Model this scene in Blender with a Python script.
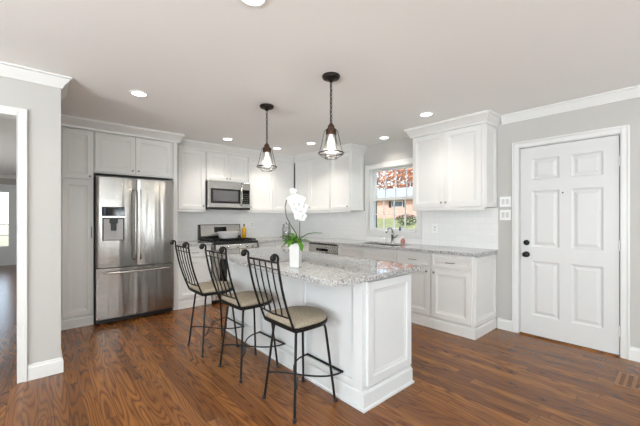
import bpy, bmesh, math, random
from mathutils import Vector, Matrix
random.seed(4)
PI = math.pi
for o in list(bpy.data.objects): bpy.data.objects.remove(o)
S = bpy.context.scene
C = S.collection

# ------------------------------------------------------------ camera, sky, light, exposure
cam_d = bpy.data.cameras.new('camera'); cam = bpy.data.objects.new('camera', cam_d); C.objects.link(cam)
cam.location = (-4.232, -5.530, 1.347); cam.rotation_euler = (PI/2, 0, -0.722)
cam_d.sensor_width = 36; cam_d.lens = 320.4/640*36; cam_d.shift_y = 5.1/640
cam_d.clip_start = 0.05; cam_d.clip_end = 200
S.camera = cam
S.view_settings.view_transform = 'Standard'; S.view_settings.look = 'None'
S.view_settings.gamma = 1; S.view_settings.use_curve_mapping = False
S.view_settings.exposure = 0.38

W = bpy.data.worlds.new('sky'); S.world = W; W.use_nodes = True
nt = W.node_tree; bg = nt.nodes['Background']
sky = nt.nodes.new('ShaderNodeTexSky'); sky.sky_type = 'NISHITA'; sky.sun_disc = False
sky.sun_elevation = math.radians(38); sky.sun_rotation = math.radians(215)
nt.links.new(sky.outputs[0], bg.inputs[0]); bg.inputs[1].default_value = 0.4

def lamp(name, kind, loc, rot, energy, color=(1, 1, 1), size=1, sy=None, spot=None, blend=.5):
    d = bpy.data.lights.new(name, kind); o = bpy.data.objects.new(name, d); C.objects.link(o)
    o.location = loc; o.rotation_euler = rot; d.energy = energy; d.color = color
    if kind == 'AREA':
        d.shape = 'RECTANGLE' if sy else 'SQUARE'; d.size = size
        if sy: d.size_y = sy
    elif kind == 'SUN': d.angle = size
    else: d.shadow_soft_size = size
    if kind == 'SPOT': d.spot_size = spot; d.spot_blend = blend
    return o
lamp('sunlight', 'SUN', (0, 0, 20), (math.radians(52), 0, math.radians(-55)), 4.2, (1, .95, .88), math.radians(.6))
DAY = (.885, .96, 1.0)
# daylight of unseen windows behind the camera, panels tilted up to brighten the ceiling
for x in (-7.0, -5.2, -3.4, -1.6):
    lamp('window_uplight', 'AREA', (x, -9.30, 1.45), (PI/2+.95, 0, 0), 64, DAY, 1.1, 1.7)
for y in (-8.0, -6.1, -4.2):
    lamp('window_uplight', 'AREA', (-7.85, y, 1.45), (PI/2+.85, 0, -PI/2), 158, DAY, 1.1, 1.7)
# light in the hall beyond the cased opening
lamp('hall_fill', 'AREA', (-7.6, 2.5, 1.5), (PI/2+.3, 0, -PI/2), 80, DAY, 3, 1.8)  # added panel without a window of its own, brightens the hall
lamp('hall_door_daylight', 'AREA', (-5.2, 7.6, 1.35), (PI/2, 0, PI), 6, DAY, .9, 1.6)

# ------------------------------------------------------------ materials
def lin(r, g, b):
    f = lambda c: (c/255/12.92) if c <= 10 else ((c/255+.055)/1.055)**2.4
    return (f(r), f(g), f(b), 1)
class NT:
    def __init__(s, name):
        s.m = bpy.data.materials.new(name); s.m.use_nodes = True; s.t = s.m.node_tree
        s.b = s.t.nodes['Principled BSDF']; s.out = s.t.nodes['Material Output']
    def n(s, typ, **kw):
        nd = s.t.nodes.new(typ)
        for k, v in kw.items(): setattr(nd, k, v)
        return nd
    def l(s, a, b): s.t.links.new(a, b)
    def val(s, nd, i, v):
        if hasattr(v, 'is_output') or hasattr(v, 'links'): s.l(v, nd.inputs[i])
        else: nd.inputs[i].default_value = v
    def math(s, op, a, b=None, c=None):
        nd = s.n('ShaderNodeMath', operation=op); s.val(nd, 0, a)
        if b is not None: s.val(nd, 1, b)
        if c is not None: s.val(nd, 2, c)
        return nd.outputs[0]
    def comb(s, x, y, z):
        nd = s.n('ShaderNodeCombineXYZ'); s.val(nd, 0, x); s.val(nd, 1, y); s.val(nd, 2, z); return nd.outputs[0]
    def pos(s):
        return s.n('ShaderNodeTexCoord').outputs['Object']
    def mapv(s, scale=(1, 1, 1), v=None):
        nd = s.n('ShaderNodeMapping'); s.l(v or s.pos(), nd.inputs[0]); nd.inputs['Scale'].default_value = scale
        return nd.outputs[0]
    def noise(s, v, scale, detail=3, rough=.5, dist=0):
        nd = s.n('ShaderNodeTexNoise'); s.l(v, nd.inputs['Vector']); nd.inputs['Scale'].default_value = scale
        nd.inputs['Detail'].default_value = detail; nd.inputs['Roughness'].default_value = rough
        nd.inputs['Distortion'].default_value = dist
        return nd.outputs['Fac']
    def ramp(s, f, stops, interp='LINEAR'):
        nd = s.n('ShaderNodeValToRGB'); s.l(f, nd.inputs[0]); r = nd.color_ramp; r.interpolation = interp
        while len(r.elements) < len(stops): r.elements.new(.5)
        for e, (p, c) in zip(r.elements, stops): e.position = p; e.color = c if len(c) == 4 else (*c, 1)
        return nd.outputs[0]
    def mix(s, f, a, b, mode='MIX'):
        nd = s.n('ShaderNodeMix', data_type='RGBA', blend_type=mode)
        s.val(nd, 0, f); s.val(nd, 6, a); s.val(nd, 7, b); return nd.outputs[2]
    def bump(s, h, strength=.2, dist=.01):
        nd = s.n('ShaderNodeBump'); nd.inputs['Strength'].default_value = strength
        nd.inputs['Distance'].default_value = dist; s.l(h, nd.inputs['Height']); s.l(nd.outputs[0], s.b.inputs['Normal'])
    def set(s, **kw):
        for k, v in kw.items():
            i = s.b.inputs[k.replace('_', ' ')]
            if hasattr(v, 'is_output'): s.l(v, i)
            else: i.default_value = v
        return s
def plain(name, col, rough=.5, metal=0, nz=.03, nscale=12, bump=0, **kw):
    t = NT(name); v = t.noise(t.pos(), nscale, 3)
    dark = tuple(c*(1-nz*2) for c in col[:3])+(1,)
    t.set(Base_Color=t.mix(v, dark, col), Roughness=rough, Metallic=metal, **kw)
    if bump: t.bump(t.noise(t.pos(), nscale*18, 2), bump, .002)
    return t.m
M = {}
M['wall'] = plain('wall_paint', lin(184, 182, 178), .75, nz=.01, nscale=3, bump=.08)
M['hall_wall'] = plain('hall_wall_paint', lin(178, 172, 164), .8, nz=.01)
M['ceiling'] = plain('ceiling_paint', lin(242, 242, 240), .85, nz=.01, nscale=2)
M['trim'] = plain('trim_paint', lin(218, 218, 216), .35, nz=.005)
M['cab'] = plain('cabinet_paint', lin(220, 219, 217), .34, nz=.006)
M['door'] = plain('door_paint', lin(206, 206, 205), .38, nz=.005)
M['isl'] = plain('island_paint', lin(211, 213, 214), .34, nz=.006)
M['nickel'] = plain('brushed_nickel', lin(150, 147, 142), .3, 1, nz=.02)
M['chrome'] = plain('faucet_steel', lin(190, 190, 190), .18, 1)
M['black'] = plain('black_plastic', lin(18, 18, 20), .35)
M['bglass'] = plain('black_glass', lin(10, 10, 12), .06)
M['iron'] = plain('black_wrought_iron', lin(26, 25, 25), .45, .5, nz=.1, nscale=60, bump=.1)
M['rust'] = plain('bronze_socket', lin(92, 66, 52), .55, .6, nz=.25, nscale=50)
M['bronze'] = plain('oil_rubbed_bronze', lin(44, 37, 33), .45, .7, nz=.1)
M['white'] = plain('white_ceramic', lin(206, 205, 203), .22)
M['plate'] = plain('white_plastic', lin(236, 236, 234), .35)
M['orb'] = plain('door_hardware_black', lin(22, 20, 19), .3, .6)
M['case'] = plain('fridge_side_grey', lin(140, 139, 137), .5)
M['liner'] = plain('grey_liner', lin(178, 178, 178), .35)
M['mesh'] = plain('screened_reflection_glass', lin(104, 104, 105), .12, .3)  # grey holds the reflection painted into the screened window
M['oil'] = plain('olive_oil', lin(190, 140, 12), .12, nz=.1)
M['red'] = plain('red_liquid_soap', lin(176, 112, 98), .25, nz=.1)
M['blue'] = plain('dark_blue_plastic', lin(44, 60, 96), .3)
M['leaf'] = plain('orchid_leaf', lin(92, 146, 44), .4, nz=.3, nscale=30)
M['moss'] = plain('moss', lin(96, 140, 44), .8, nz=.4, nscale=80)
M['stem'] = plain('orchid_stem', lin(60, 66, 48), .5, nz=.1)
M['petal'] = plain('white_petal', lin(222, 221, 220), .5, nz=.02, Subsurface_Weight=.15)
M['lip'] = plain('petal_centre', lin(226, 196, 178), .5, nz=.1)
M['caulk'] = plain('range_enamel', lin(24, 24, 25), .25)
M['bark'] = plain('bark', lin(78, 70, 60), .9, nz=.3, nscale=10)
M['roof'] = plain('roof_shingle', lin(168, 168, 170), .9, nz=.08, nscale=30)
M['shrub'] = plain('evergreen_leaf', lin(52, 70, 48), .8, nz=.3, nscale=4)
M['houseglass'] = plain('house_window_glass', lin(60, 70, 82), .1)

def steel(name, col, rough, sx=1):
    t = NT(name); p = t.pos()
    w = t.noise(t.mapv((4*sx, 3.2, .16), p), 1.6, 1.5, .5)
    fine = t.noise(t.mapv((3, 3, 420), p), 1, 2)
    t.set(Base_Color=t.mix(fine, tuple(c*.92 for c in col[:3])+(1,), col), Metallic=1.0,
          Roughness=t.math('MULTIPLY_ADD', fine, .08, rough))
    t.bump(t.math('ADD', w, t.math('MULTIPLY', fine, .012)), .7, .032)
    return t.m
M['steel'] = steel('stainless_steel', lin(162, 159, 155), .16)
M['steel2'] = steel('stainless_steel_trim', lin(200, 198, 194), .22, .3)

def emit(name, col, s):
    t = NT(name); t.set(Base_Color=col, Emission_Color=col, Emission_Strength=s); return t.m
M['led'] = emit('led_lens', (1, .95, .88, 1), 6)
M['bulb'] = emit('lamp_bulb', (1, .92, .82, 1), 4.5)
M['display'] = emit('clock_display', lin(110, 140, 190), .15)

def glass(name, col=(1, 1, 1, 1), gloss=.05, base=.04):
    t = NT(name); t.t.nodes.remove(t.b)
    tr = t.n('ShaderNodeBsdfTransparent'); tr.inputs[0].default_value = col
    gl = t.n('ShaderNodeBsdfGlossy'); gl.inputs['Roughness'].default_value = gloss
    fr = t.n('ShaderNodeLayerWeight'); fr.inputs[0].default_value = .25
    f = t.math('MULTIPLY_ADD', fr.outputs['Fresnel'], .8, base)
    mx = t.n('ShaderNodeMixShader'); t.l(f, mx.inputs[0]); t.l(tr.outputs[0], mx.inputs[1]); t.l(gl.outputs[0], mx.inputs[2])
    t.l(mx.outputs[0], t.out.inputs[0]); return t.m
M['pane'] = glass('window_glass', (.97, .98, .98, 1), .01, .02)
M['shade'] = glass('pendant_glass', (.9, .9, .89, 1), .3, .3)
M['clear'] = glass('clear_glass', (.85, .85, .83, 1), .05, .12)

def oak():
    t = NT('oak_floor'); p = t.pos(); sp = t.n('ShaderNodeSeparateXYZ'); t.l(p, sp.inputs[0])
    x, y = sp.outputs[0], sp.outputs[1]
    u = t.math('DIVIDE', x, .083); row = t.math('FLOOR', u); fx = t.math('FRACT', u)
    wn = t.n('ShaderNodeTexWhiteNoise', noise_dimensions='1D'); t.l(row, wn.inputs['W'])
    v = t.math('MULTIPLY_ADD', wn.outputs['Value'], 7.3, t.math('DIVIDE', y, 1.15))
    seg = t.math('FLOOR', v); fy = t.math('FRACT', v)
    w2 = t.n('ShaderNodeTexWhiteNoise', noise_dimensions='2D'); t.l(t.comb(row, seg, 0), w2.inputs['Vector'])
    rid = w2.outputs['Value']
    # cathedral grain: contour lines of a stretched noise, different on each plank
    gv = t.comb(t.math('MULTIPLY', x, 6.5), t.math('MULTIPLY', y, .55), t.math('MULTIPLY', rid, 40))
    g = t.noise(gv, 1.5, 1.5, .4, .25)
    ring = t.math('FRACT', t.math('MULTIPLY', g, 15))
    line = t.ramp(ring, [(0, (1, 1, 1)), (.3, (.25, .25, .25)), (.62, (0, 0, 0)), (.9, (.55, .55, .55)), (1, (1, 1, 1))])
    fv = t.comb(t.math('MULTIPLY', x, 95), t.math('MULTIPLY', y, 1.6), t.math('MULTIPLY', rid, 9))
    fib = t.noise(fv, 1, 3, .6)
    blot = t.noise(t.comb(t.math('MULTIPLY', x, 1.0), t.math('MULTIPLY', y, .6), 0), 1.1, 2)
    base = t.ramp(rid, [(0, lin(112, 70, 30)), (.35, lin(138, 88, 39)), (.7, lin(156, 101, 47)), (1, lin(122, 76, 33))])
    base = t.mix(t.math('MULTIPLY', t.ramp(fib, [(.35, (1, 1, 1)), (.65, (0, 0, 0))]), .30), base, lin(104, 62, 28))
    base = t.mix(t.math('MULTIPLY', line, .78), base, lin(62, 33, 13))
    base = t.mix(t.math('MULTIPLY', t.ramp(blot, [(.4, (0, 0, 0)), (.65, (1, 1, 1))]), .2), base, lin(120, 66, 34))
    gap = t.math('MAXIMUM', t.math('LESS_THAN', fx, .022), t.math('LESS_THAN', fy, .0025))
    base = t.mix(t.math('MULTIPLY', gap, .75), base, lin(38, 20, 12))
    t.set(Base_Color=base, Roughness=t.math('MULTIPLY_ADD', fib, .05, .23), Specular_IOR_Level=.45)
    h = t.math('SUBTRACT', t.math('MULTIPLY', fib, .25), t.math('ADD', gap, t.math('MULTIPLY', line, .25)))
    t.bump(h, .04, .0015)
    return t.m
M['oak'] = oak()
M['ventwood'] = plain('vent_oak', lin(150, 104, 66), .35, nz=.15, nscale=30)

def granite():
    t = NT('granite'); p = t.pos()
    a = t.n('ShaderNodeTexVoronoi'); t.l(p, a.inputs['Vector']); a.inputs['Scale'].default_value = 150
    b = t.n('ShaderNodeTexVoronoi'); t.l(p, b.inputs['Vector']); b.inputs['Scale'].default_value = 75
    n1 = t.noise(p, 26, 4, .6); n2 = t.noise(p, 7, 3)
    ca = t.ramp(a.outputs['Color'], [(0, lin(56, 55, 55)), (.38, lin(118, 117, 116)), (.62, lin(186, 185, 184)), (1, lin(228, 227, 226))])
    cb = t.ramp(b.outputs['Color'], [(0, lin(26, 26, 27)), (.32, lin(78, 77, 77)), (.5, lin(196, 195, 194)), (1, lin(222, 221, 220))])
    c = t.mix(.42, ca, cb)
    c = t.mix(t.ramp(n1, [(.4, (0, 0, 0)), (.65, (.35, .35, .35))]), c, lin(190, 189, 188))
    c = t.mix(t.math('MULTIPLY', n2, .3), c, lin(158, 157, 156))
    t.set(Base_Color=c, Roughness=.03, Specular_IOR_Level=.9)
    return t.m
M['granite'] = granite()

def tile(axis):
    t = NT('white_subway_tile_'+axis); sp = t.n('ShaderNodeSeparateXYZ'); t.l(t.pos(), sp.inputs[0])
    v = t.comb(sp.outputs[0 if axis == 'x' else 1], sp.outputs[2], 0)
    br = t.n('ShaderNodeTexBrick'); t.l(v, br.inputs['Vector'])
    for k, q in (('Scale', 1), ('Mortar Size', .0022), ('Mortar Smooth', .3), ('Brick Width', .152), ('Row Height', .08), ('Bias', 0)):
        br.inputs[k].default_value = q
    br.inputs['Color1'].default_value = lin(232, 231, 229); br.inputs['Color2'].default_value = lin(228, 228, 227)
    br.inputs['Mortar'].default_value = lin(220, 219, 217)
    t.set(Base_Color=br.outputs['Color'], Roughness=.09)
    t.bump(t.math('SUBTRACT', 1, br.outputs['Fac']), .35, .002)
    return t.m
M['tile_x'] = tile('x'); M['tile_y'] = tile('y')

def seatfab():
    t = NT('woven_seat_fabric'); p = t.pos()
    n = t.noise(p, 240, 2); n2 = t.noise(p, 30, 3)
    c = t.ramp(n, [(.3, lin(108, 97, 82)), (.7, lin(172, 160, 140))]); c = t.mix(t.math('MULTIPLY', n2, .35), c, lin(150, 140, 124))
    t.set(Base_Color=c, Roughness=.92); t.bump(n, .35, .002); return t.m
M['fabric'] = seatfab()
def brick():
    t = NT('pink_brick'); sp = t.n('ShaderNodeSeparateXYZ'); t.l(t.pos(), sp.inputs[0])
    br = t.n('ShaderNodeTexBrick'); t.l(t.comb(sp.outputs[1], sp.outputs[2], 0), br.inputs['Vector'])
    br.inputs['Scale'].default_value = 1; br.inputs['Brick Width'].default_value = .22; br.inputs['Row Height'].default_value = .075
    br.inputs['Mortar Size'].default_value = .008
    br.inputs['Color1'].default_value = lin(205, 150, 132); br.inputs['Color2'].default_value = lin(186, 130, 114)
    br.inputs['Mortar'].default_value = lin(205, 190, 180); t.set(Base_Color=br.outputs[0], Roughness=.9); return t.m
M['brick'] = brick()
def multileaf(name, stops, sc):
    t = NT(name); t.set(Base_Color=t.ramp(t.noise(t.pos(), sc, 3, .7), stops), Roughness=.8); return t.m
M['autumn'] = multileaf('autumn_leaf', [(.3, lin(120, 84, 66)), (.5, lin(196, 132, 98)), (.7, lin(222, 178, 140))], 2.5)
M['grass'] = multileaf('lawn_grass', [(.35, lin(104, 112, 62)), (.65, lin(172, 168, 108))], 1.2)

# ------------------------------------------------------------ mesh helpers
class MB:
    def __init__(s): s.bm = bmesh.new()
    def box(s, x0, x1, y0, y1, z0, z1):
        x0, x1 = sorted((x0, x1)); y0, y1 = sorted((y0, y1)); z0, z1 = sorted((z0, z1))
        v = [s.bm.verts.new(p) for p in ((x0,y0,z0),(x1,y0,z0),(x1,y1,z0),(x0,y1,z0),(x0,y0,z1),(x1,y0,z1),(x1,y1,z1),(x0,y1,z1))]
        for f in ((0,3,2,1),(4,5,6,7),(0,1,5,4),(1,2,6,5),(2,3,7,6),(3,0,4,7)): s.bm.faces.new([v[i] for i in f])
        return s
    def loft(s, rings, cap=True, closed=True):
        R = [[s.bm.verts.new(p) for p in r] for r in rings]; n = len(R[0])
        for a, b in zip(R, R[1:]):
            for i in range(n if closed else n-1):
                j = (i+1) % n; s.bm.faces.new((a[i], a[j], b[j], b[i]))
        if cap: s.bm.faces.new(R[0][::-1]); s.bm.faces.new(R[-1])
        return s
    def prism(s, poly, z0, z1):
        return s.loft([[(x, y, z0) for x, y in poly], [(x, y, z1) for x, y in poly]])
    def lathe(s, prof, c=(0, 0, 0), n=24, cap=True):
        return s.loft([[(c[0]+r*math.cos(2*PI*i/n), c[1]+r*math.sin(2*PI*i/n), c[2]+z) for i in range(n)] for r, z in prof], cap)
    def tube(s, pts, r, n=8, closed=False):
        pts = [Vector(p) for p in pts]; m = len(pts); rings = []; up = None
        for i, p in enumerate(pts):
            if closed: d = pts[(i+1) % m]-pts[i-1]
            else: d = pts[min(i+1, m-1)]-pts[max(i-1, 0)]
            d.normalize()
            if up is None: up = Vector((0, 0, 1)) if abs(d.z) < .9 else Vector((1, 0, 0))
            a = d.cross(up).normalized(); b = a.cross(d).normalized(); up = b
            rr = r[i] if isinstance(r, (list, tuple)) else r
            rings.append([tuple(p+a*(rr*math.cos(2*PI*k/n))+b*(rr*math.sin(2*PI*k/n))) for k in range(n)])
        if closed:
            R = [[s.bm.verts.new(p) for p in q] for q in rings]
            for i in range(m):
                a, b = R[i], R[(i+1) % m]
                for k in range(n): s.bm.faces.new((a[k], a[(k+1) % n], b[(k+1) % n], b[k]))
            return s
        return s.loft(rings)
    def ball(s, c, r, sc=(1, 1, 1), n=10):
        mat = Matrix.Translation(c) @ Matrix.Diagonal((*[r*k for k in sc], 1))
        bmesh.ops.create_uvsphere(s.bm, u_segments=n+4, v_segments=n, radius=1, matrix=mat); return s
    def sweep(s, path, prof, closed=False):
        """profile (offset to the right of travel, z) along an xy path with mitred corners"""
        m = len(path); rings = []
        for i in range(m):
            p = Vector(path[i]); ns = []
            if i > 0 or closed: d = (p-Vector(path[i-1])).normalized(); ns.append(Vector((d.y, -d.x)))
            if i < m-1 or closed: d = (Vector(path[(i+1) % m])-p).normalized(); ns.append(Vector((d.y, -d.x)))
            nrm = ns[0] if len(ns) == 1 else (ns[0]+ns[1])/(1+ns[0].dot(ns[1]))
            rings.append([(p.x+nrm.x*o, p.y+nrm.y*o, z) for o, z in prof])
        if closed: return s.loft(rings+[rings[0]], cap=False)
        return s.loft(rings)
    def rects(s, x0, x1, z0, z1, steps):
        """concentric rectangles seen from -y: steps of (inset, y)"""
        return s.loft([[(x0+i, y, z0+i), (x1-i, y, z0+i), (x1-i, y, z1-i), (x0+i, y, z1-i)] for i, y in steps])
    def xf(s, mat): bmesh.ops.transform(s.bm, matrix=mat, verts=s.bm.verts); return s
def obj(name, mb, mat, parent=None, smooth=None, bev=0, kind=None):
    bm = mb.bm; bmesh.ops.remove_doubles(bm, verts=bm.verts, dist=1e-6)
    bmesh.ops.recalc_face_normals(bm, faces=bm.faces)
    me = bpy.data.meshes.new(name); bm.to_mesh(me); bm.free()
    o = bpy.data.objects.new(name, me); C.objects.link(o); me.materials.append(M[mat] if isinstance(mat, str) else mat)
    if smooth:
        for p in me.polygons: p.use_smooth = True
        me.set_sharp_from_angle(angle=math.radians(smooth))
    if bev:
        md = o.modifiers.new('bevel', 'BEVEL'); md.width = bev; md.segments = 2; md.limit_method = 'ANGLE'
        md.harden_normals = False
    if parent: o.parent = parent
    if kind: o['kind'] = kind
    return o
def struct(name, mb, mat, **k): return obj(name, mb, mat, kind='structure', **k)
def thing(name, label, cat, loc=(0, 0, 0), rz=0, group=None):
    o = bpy.data.objects.new(name, None); C.objects.link(o); o.empty_display_size = .1
    o.location = loc; o.rotation_euler = (0, 0, rz); o['label'] = label; o['category'] = cat
    if group: o['group'] = group
    return o
def tag(o, label, cat, group=None):
    o['label'] = label; o['category'] = cat
    if group: o['group'] = group
    return o
def dup(root, loc, rz, label):
    def cp(o, par):
        c = o.copy(); C.objects.link(c); c.parent = par
        for ch in list(o.children): cp(ch, c)
        return c
    r = root.copy(); C.objects.link(r); r.location = loc; r.rotation_euler = (0, 0, rz); r['label'] = label
    for ch in list(root.children): cp(ch, r)
    return r

H = 2.575
# ------------------------------------------------------------ setting
X0, Y0, YF = -8.0, -9.5, 7.2
struct('floor', MB().box(X0-.15, .15, Y0-.15, YF+.15, -.1, 0), 'oak')
struct('ceiling', MB().box(X0-.15, .15, Y0-.15, YF+.15, H, H+.12), 'ceiling')
WY0, WY1, WZ0, WZ1 = -2.91, -2.00, 1.13, 2.17       # sink window opening
DY0, DY1, DZ = -5.129, -4.251, 2.17                # outside door opening
b = MB()
for y0, y1, z0, z1 in ((Y0, DY0, 0, H), (DY0, DY1, DZ, H), (DY1, WY0, 0, H), (WY0, WY1, 0, WZ0), (WY0, WY1, WZ1, H), (WY1, .15, 0, H)):
    b.box(0, .15, y0, y1, z0, z1)
struct('wall_right', b, 'wall')
struct('wall_back', MB().box(-4.08, 0, 0, .15, 0, H), 'wall')
struct('wall_left', MB().box(-4.2, -4.08, -1.81, .15, 0, H), 'wall')
b = MB()
b.box(-4.345, -4.08, -1.93, -1.81, 0, H); b.box(-5.6, -4.345, -1.93, -1.81, 2.195, H); b.box(X0, -5.6, -1.93, -1.81, 0, H)
struct('wall_front', b, 'wall')
struct('wall_rear', MB().box(X0, 0, Y0-.15, Y0, 0, H), 'wall')
struct('wall_west', MB().box(X0-.15, X0, Y0-.15, YF+.15, 0, H), 'wall')
b = MB(); b.box(X0, -5.75, YF, YF+.15, 0, H); b.box(-4.70, -2, YF, YF+.15, 0, H); b.box(-5.75, -4.70, YF, YF+.15, 2.2, H)
struct('wall_hall', b, 'hall_wall')
struct('wall_hall_side', MB().box(-4.17, -4.05, .15, YF, 0, H), 'hall_wall')

CROWN = [(0, H-.095), (.012, H-.095), (.018, H-.075), (.055, H-.03), (.06, H-.018), (.072, H-.014), (.072, H), (0, H)]
BASE = [(0, 0), (.016, 0), (.016, .1), (.01, .115), (.01, .125), (0, .13)]
# travel so that the room lies to the right
struct('trim_1', MB().sweep([(0, -4.075), (0, Y0)], CROWN), 'trim', smooth=35)
struct('trim_2', MB().sweep([(X0, -1.93), (-4.08, -1.93), (-4.08, -1.5)], CROWN), 'trim', smooth=35)
struct('trim_3', MB().sweep([(X0, YF), (-4.17, YF)], CROWN), 'trim', smooth=35)
struct('baseboard_right', MB().sweep([(0, -5.19), (0, Y0)], BASE), 'trim')
struct('baseboard_middle', MB().sweep([(0, -4.025), (0, -4.187)], BASE), 'trim')
struct('baseboard_front', MB().sweep([(-4.296, -1.93), (-4.08, -1.93), (-4.08, -.63)], BASE), 'trim')
struct('baseboard_hall', MB().sweep([(-4.62, YF), (-4.17, YF)], BASE), 'trim')
CAS = [(0, 0), (.014, 0), (.02, .008), (.02, .05), (.026, .056), (.026, .078), (0, .078)]
def casing(name, axis, a0, a1, ztop, plane, sgn, w, zb=0, sill=False):
    """flat moulded casing around an opening a0..a1; stands off the wall by sgn"""
    b = MB()
    def q(p0, p1, z0, z1, t):
        if axis == 'y': b.box(plane, plane+sgn*t, p0, p1, z0, z1)
        else: b.box(p0, p1, plane, plane+sgn*t, z0, z1)
    for s0, s1, t in ((0, .7*w, .017), (.7*w, w, .025)):
        q(a0-s1, a0-s0, zb-(s1 if sill else 0), ztop+s1, t); q(a1+s0, a1+s1, zb-(s1 if sill else 0), ztop+s1, t); q(a0-s0, a1+s0, ztop+s0, ztop+s1, t)
        if sill: q(a0-s0, a1+s0, zb-s1, zb-s0, t)
    return struct(name, b, 'trim', bev=.003)
casing('trim_4', 'y', DY0, DY1, DZ, 0, -1, .065)
casing('trim_5', 'x', -5.6, -4.36, 2.18, -1.93, -1, .062)
casing('trim_6', 'y', WY0, WY1, WZ1, 0, -1, .08, WZ0, True)
casing('trim_7', 'x', -5.72, -4.73, 2.2, YF, -1, .1)
# jambs of the cased opening
b = MB(); b.box(-4.36, -4.345, -1.93, -1.81, 0, 2.18); b.box(-5.6, -4.36, -1.93, -1.81, 2.18, 2.195)
struct('trim_8', b, 'trim')

# --- the six panel door
dr = bpy.data.objects.new('door_1', None); C.objects.link(dr); dr['kind'] = 'structure'; dr['label'] = 'white six panel outside door in the right wall'
dr.location = (.004, -4.265, 0); dr.rotation_euler = (0, 0, -PI/2)      # local x runs along the wall, -y faces the room
dw, dz0, dz1 = .85, .018, 2.155
st, th = .11, .042
cx0 = [(.115, .375), (.475, .735)]
rows = [(.24, .86), (1.02, 1.66), (1.78, 2.02)]
b = MB(); zs = [dz0, .24, .86, 1.02, 1.66, 1.78, 2.02, dz1]
b.box(0, .115, 0, th, dz0, dz1); b.box(.735, dw, 0, th, dz0, dz1)
for z0, z1 in ((dz0, .24), (.86, 1.02), (1.66, 1.78), (2.02, dz1)): b.box(.115, .735, 0, th, z0, z1)
for z0, z1 in rows: b.box(.375, .475, 0, th, z0, z1)
for x0, x1 in cx0:
    for z0, z1 in rows: b.rects(x0, x1, z0, z1, [(0, th), (0, .0), (.018, .012), (.03, .012), (.055, .003)])
obj('door_slab', b, 'door', dr)
def rose(name, z, r, knob):
    b = MB(); b.lathe([(r, 0), (r, .008), (r*.8, .012)], n=24)
    if knob: b.lathe([(.012, .01), (.012, .035), (.024, .042), (.03, .055), (.026, .068), (.012, .074)], n=24)
    else: b.lathe([(.02, .01), (.02, .02), (.014, .024)], n=20).box(-.004, .004, -.014, .014, .02, .036)
    b.xf(Matrix.Translation((.065, 0, z)) @ Matrix.Rotation(PI/2, 4, 'X'))
    o = obj(name, b, 'orb', dr, smooth=40)
    o['label'] = 'black '+name
rose('doorknob', .93, .034, True); rose('deadbolt', 1.065, .031, False)
b = MB(); b.lathe([(.008, 0), (.008, .004)], (0, 0, 0), 12); b.xf(Matrix.Translation((.405, 0, 1.62)) @ Matrix.Rotation(PI/2, 4, 'X')); obj('peephole', b, 'orb', dr)
for z in (.25, 1.08, 1.9):
    b = MB(); b.lathe([(.007, z-.05), (.007, z+.05)], (dw+.004, -.008, 0), 10); obj('hinge', b, 'plate', dr, smooth=40)
b = MB(); b.box(0, .15, DY0, DY0+.008, 0, DZ-.008); b.box(0, .15, DY1-.008, DY1, 0, DZ-.008); b.box(0, .15, DY0, DY1, DZ-.008, DZ)
struct('trim_9', b, 'trim')
b = MB(); b.box(.0475, .06, DY0+.008, DY0+.03, .015, DZ-.008); b.box(.0475, .06, DY1-.03, DY1-.008, .015, DZ-.008); b.box(.0475, .06, DY0+.03, DY1-.03, DZ-.03, DZ-.008)
struct('door_gap_strip', b, 'black')  # black strips added behind the door gaps for their dark line, blocking outdoor light
struct('trim_10', MB().box(-.012, .15, DY0+.01, DY1-.01, 0, .014), 'oak')

# --- the sink window: two sashes of 4 x 2 lights
wn = bpy.data.objects.new('window_1', None); C.objects.link(wn); wn['kind'] = 'structure'
wn.location = (0, WY1, 0); wn.rotation_euler = (0, 0, -PI/2)            # local x along the wall, +y outwards
ww = WY1-WY0
b = MB(); b.box(0, .012, .0, .15, WZ0, WZ1); b.box(ww-.012, ww, .0, .15, WZ0, WZ1); b.box(.012, ww-.012, .0, .15, WZ1-.012, WZ1); b.box(.012, ww-.012, -.03, .15, WZ0, WZ0+.02)
obj('window_frame', b, 'trim', wn, bev=.002)
zm = 1.66
for nm, y0, z0, z1 in (('lower_sash', .045, WZ0+.02, zm+.02), ('upper_sash', .09, zm-.02, WZ1-.012)):
    b = MB(); q_ = .012; r = .028 if nm == 'lower_sash' else .042; bot = .032 if nm == 'lower_sash' else .04; top = .04 if nm == 'lower_sash' else .03
    b.box(q_, q_+r, y0, y0+.035, z0, z1); b.box(ww-q_-r, ww-q_, y0, y0+.035, z0, z1)
    b.box(q_+r, ww-q_-r, y0, y0+.035, z0, z0+bot); b.box(q_+r, ww-q_-r, y0, y0+.035, z1-top, z1)
    sh = obj(nm, b, 'trim', wn, bev=.002)
    gx0, gx1, gz0, gz1 = q_+r, ww-q_-r, z0+bot, z1-top
    m = MB()
    for k in (1, 2, 3): m.box(gx0+(gx1-gx0)*k/4-.007, gx0+(gx1-gx0)*k/4+.007, y0+.008, y0+.028, gz0, gz1)
    zc = (gz0+gz1)/2
    for k in range(4): m.box(gx0+(gx1-gx0)*k/4+(.007 if k else 0), gx0+(gx1-gx0)*(k+1)/4-(.007 if k < 3 else 0), y0+.008, y0+.028, zc-.007, zc+.007)
    obj('muntins', m, 'trim', sh)
    obj('glass', MB().box(gx0, gx1, y0+.016, y0+.019, gz0, gz1), 'pane', sh)
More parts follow.
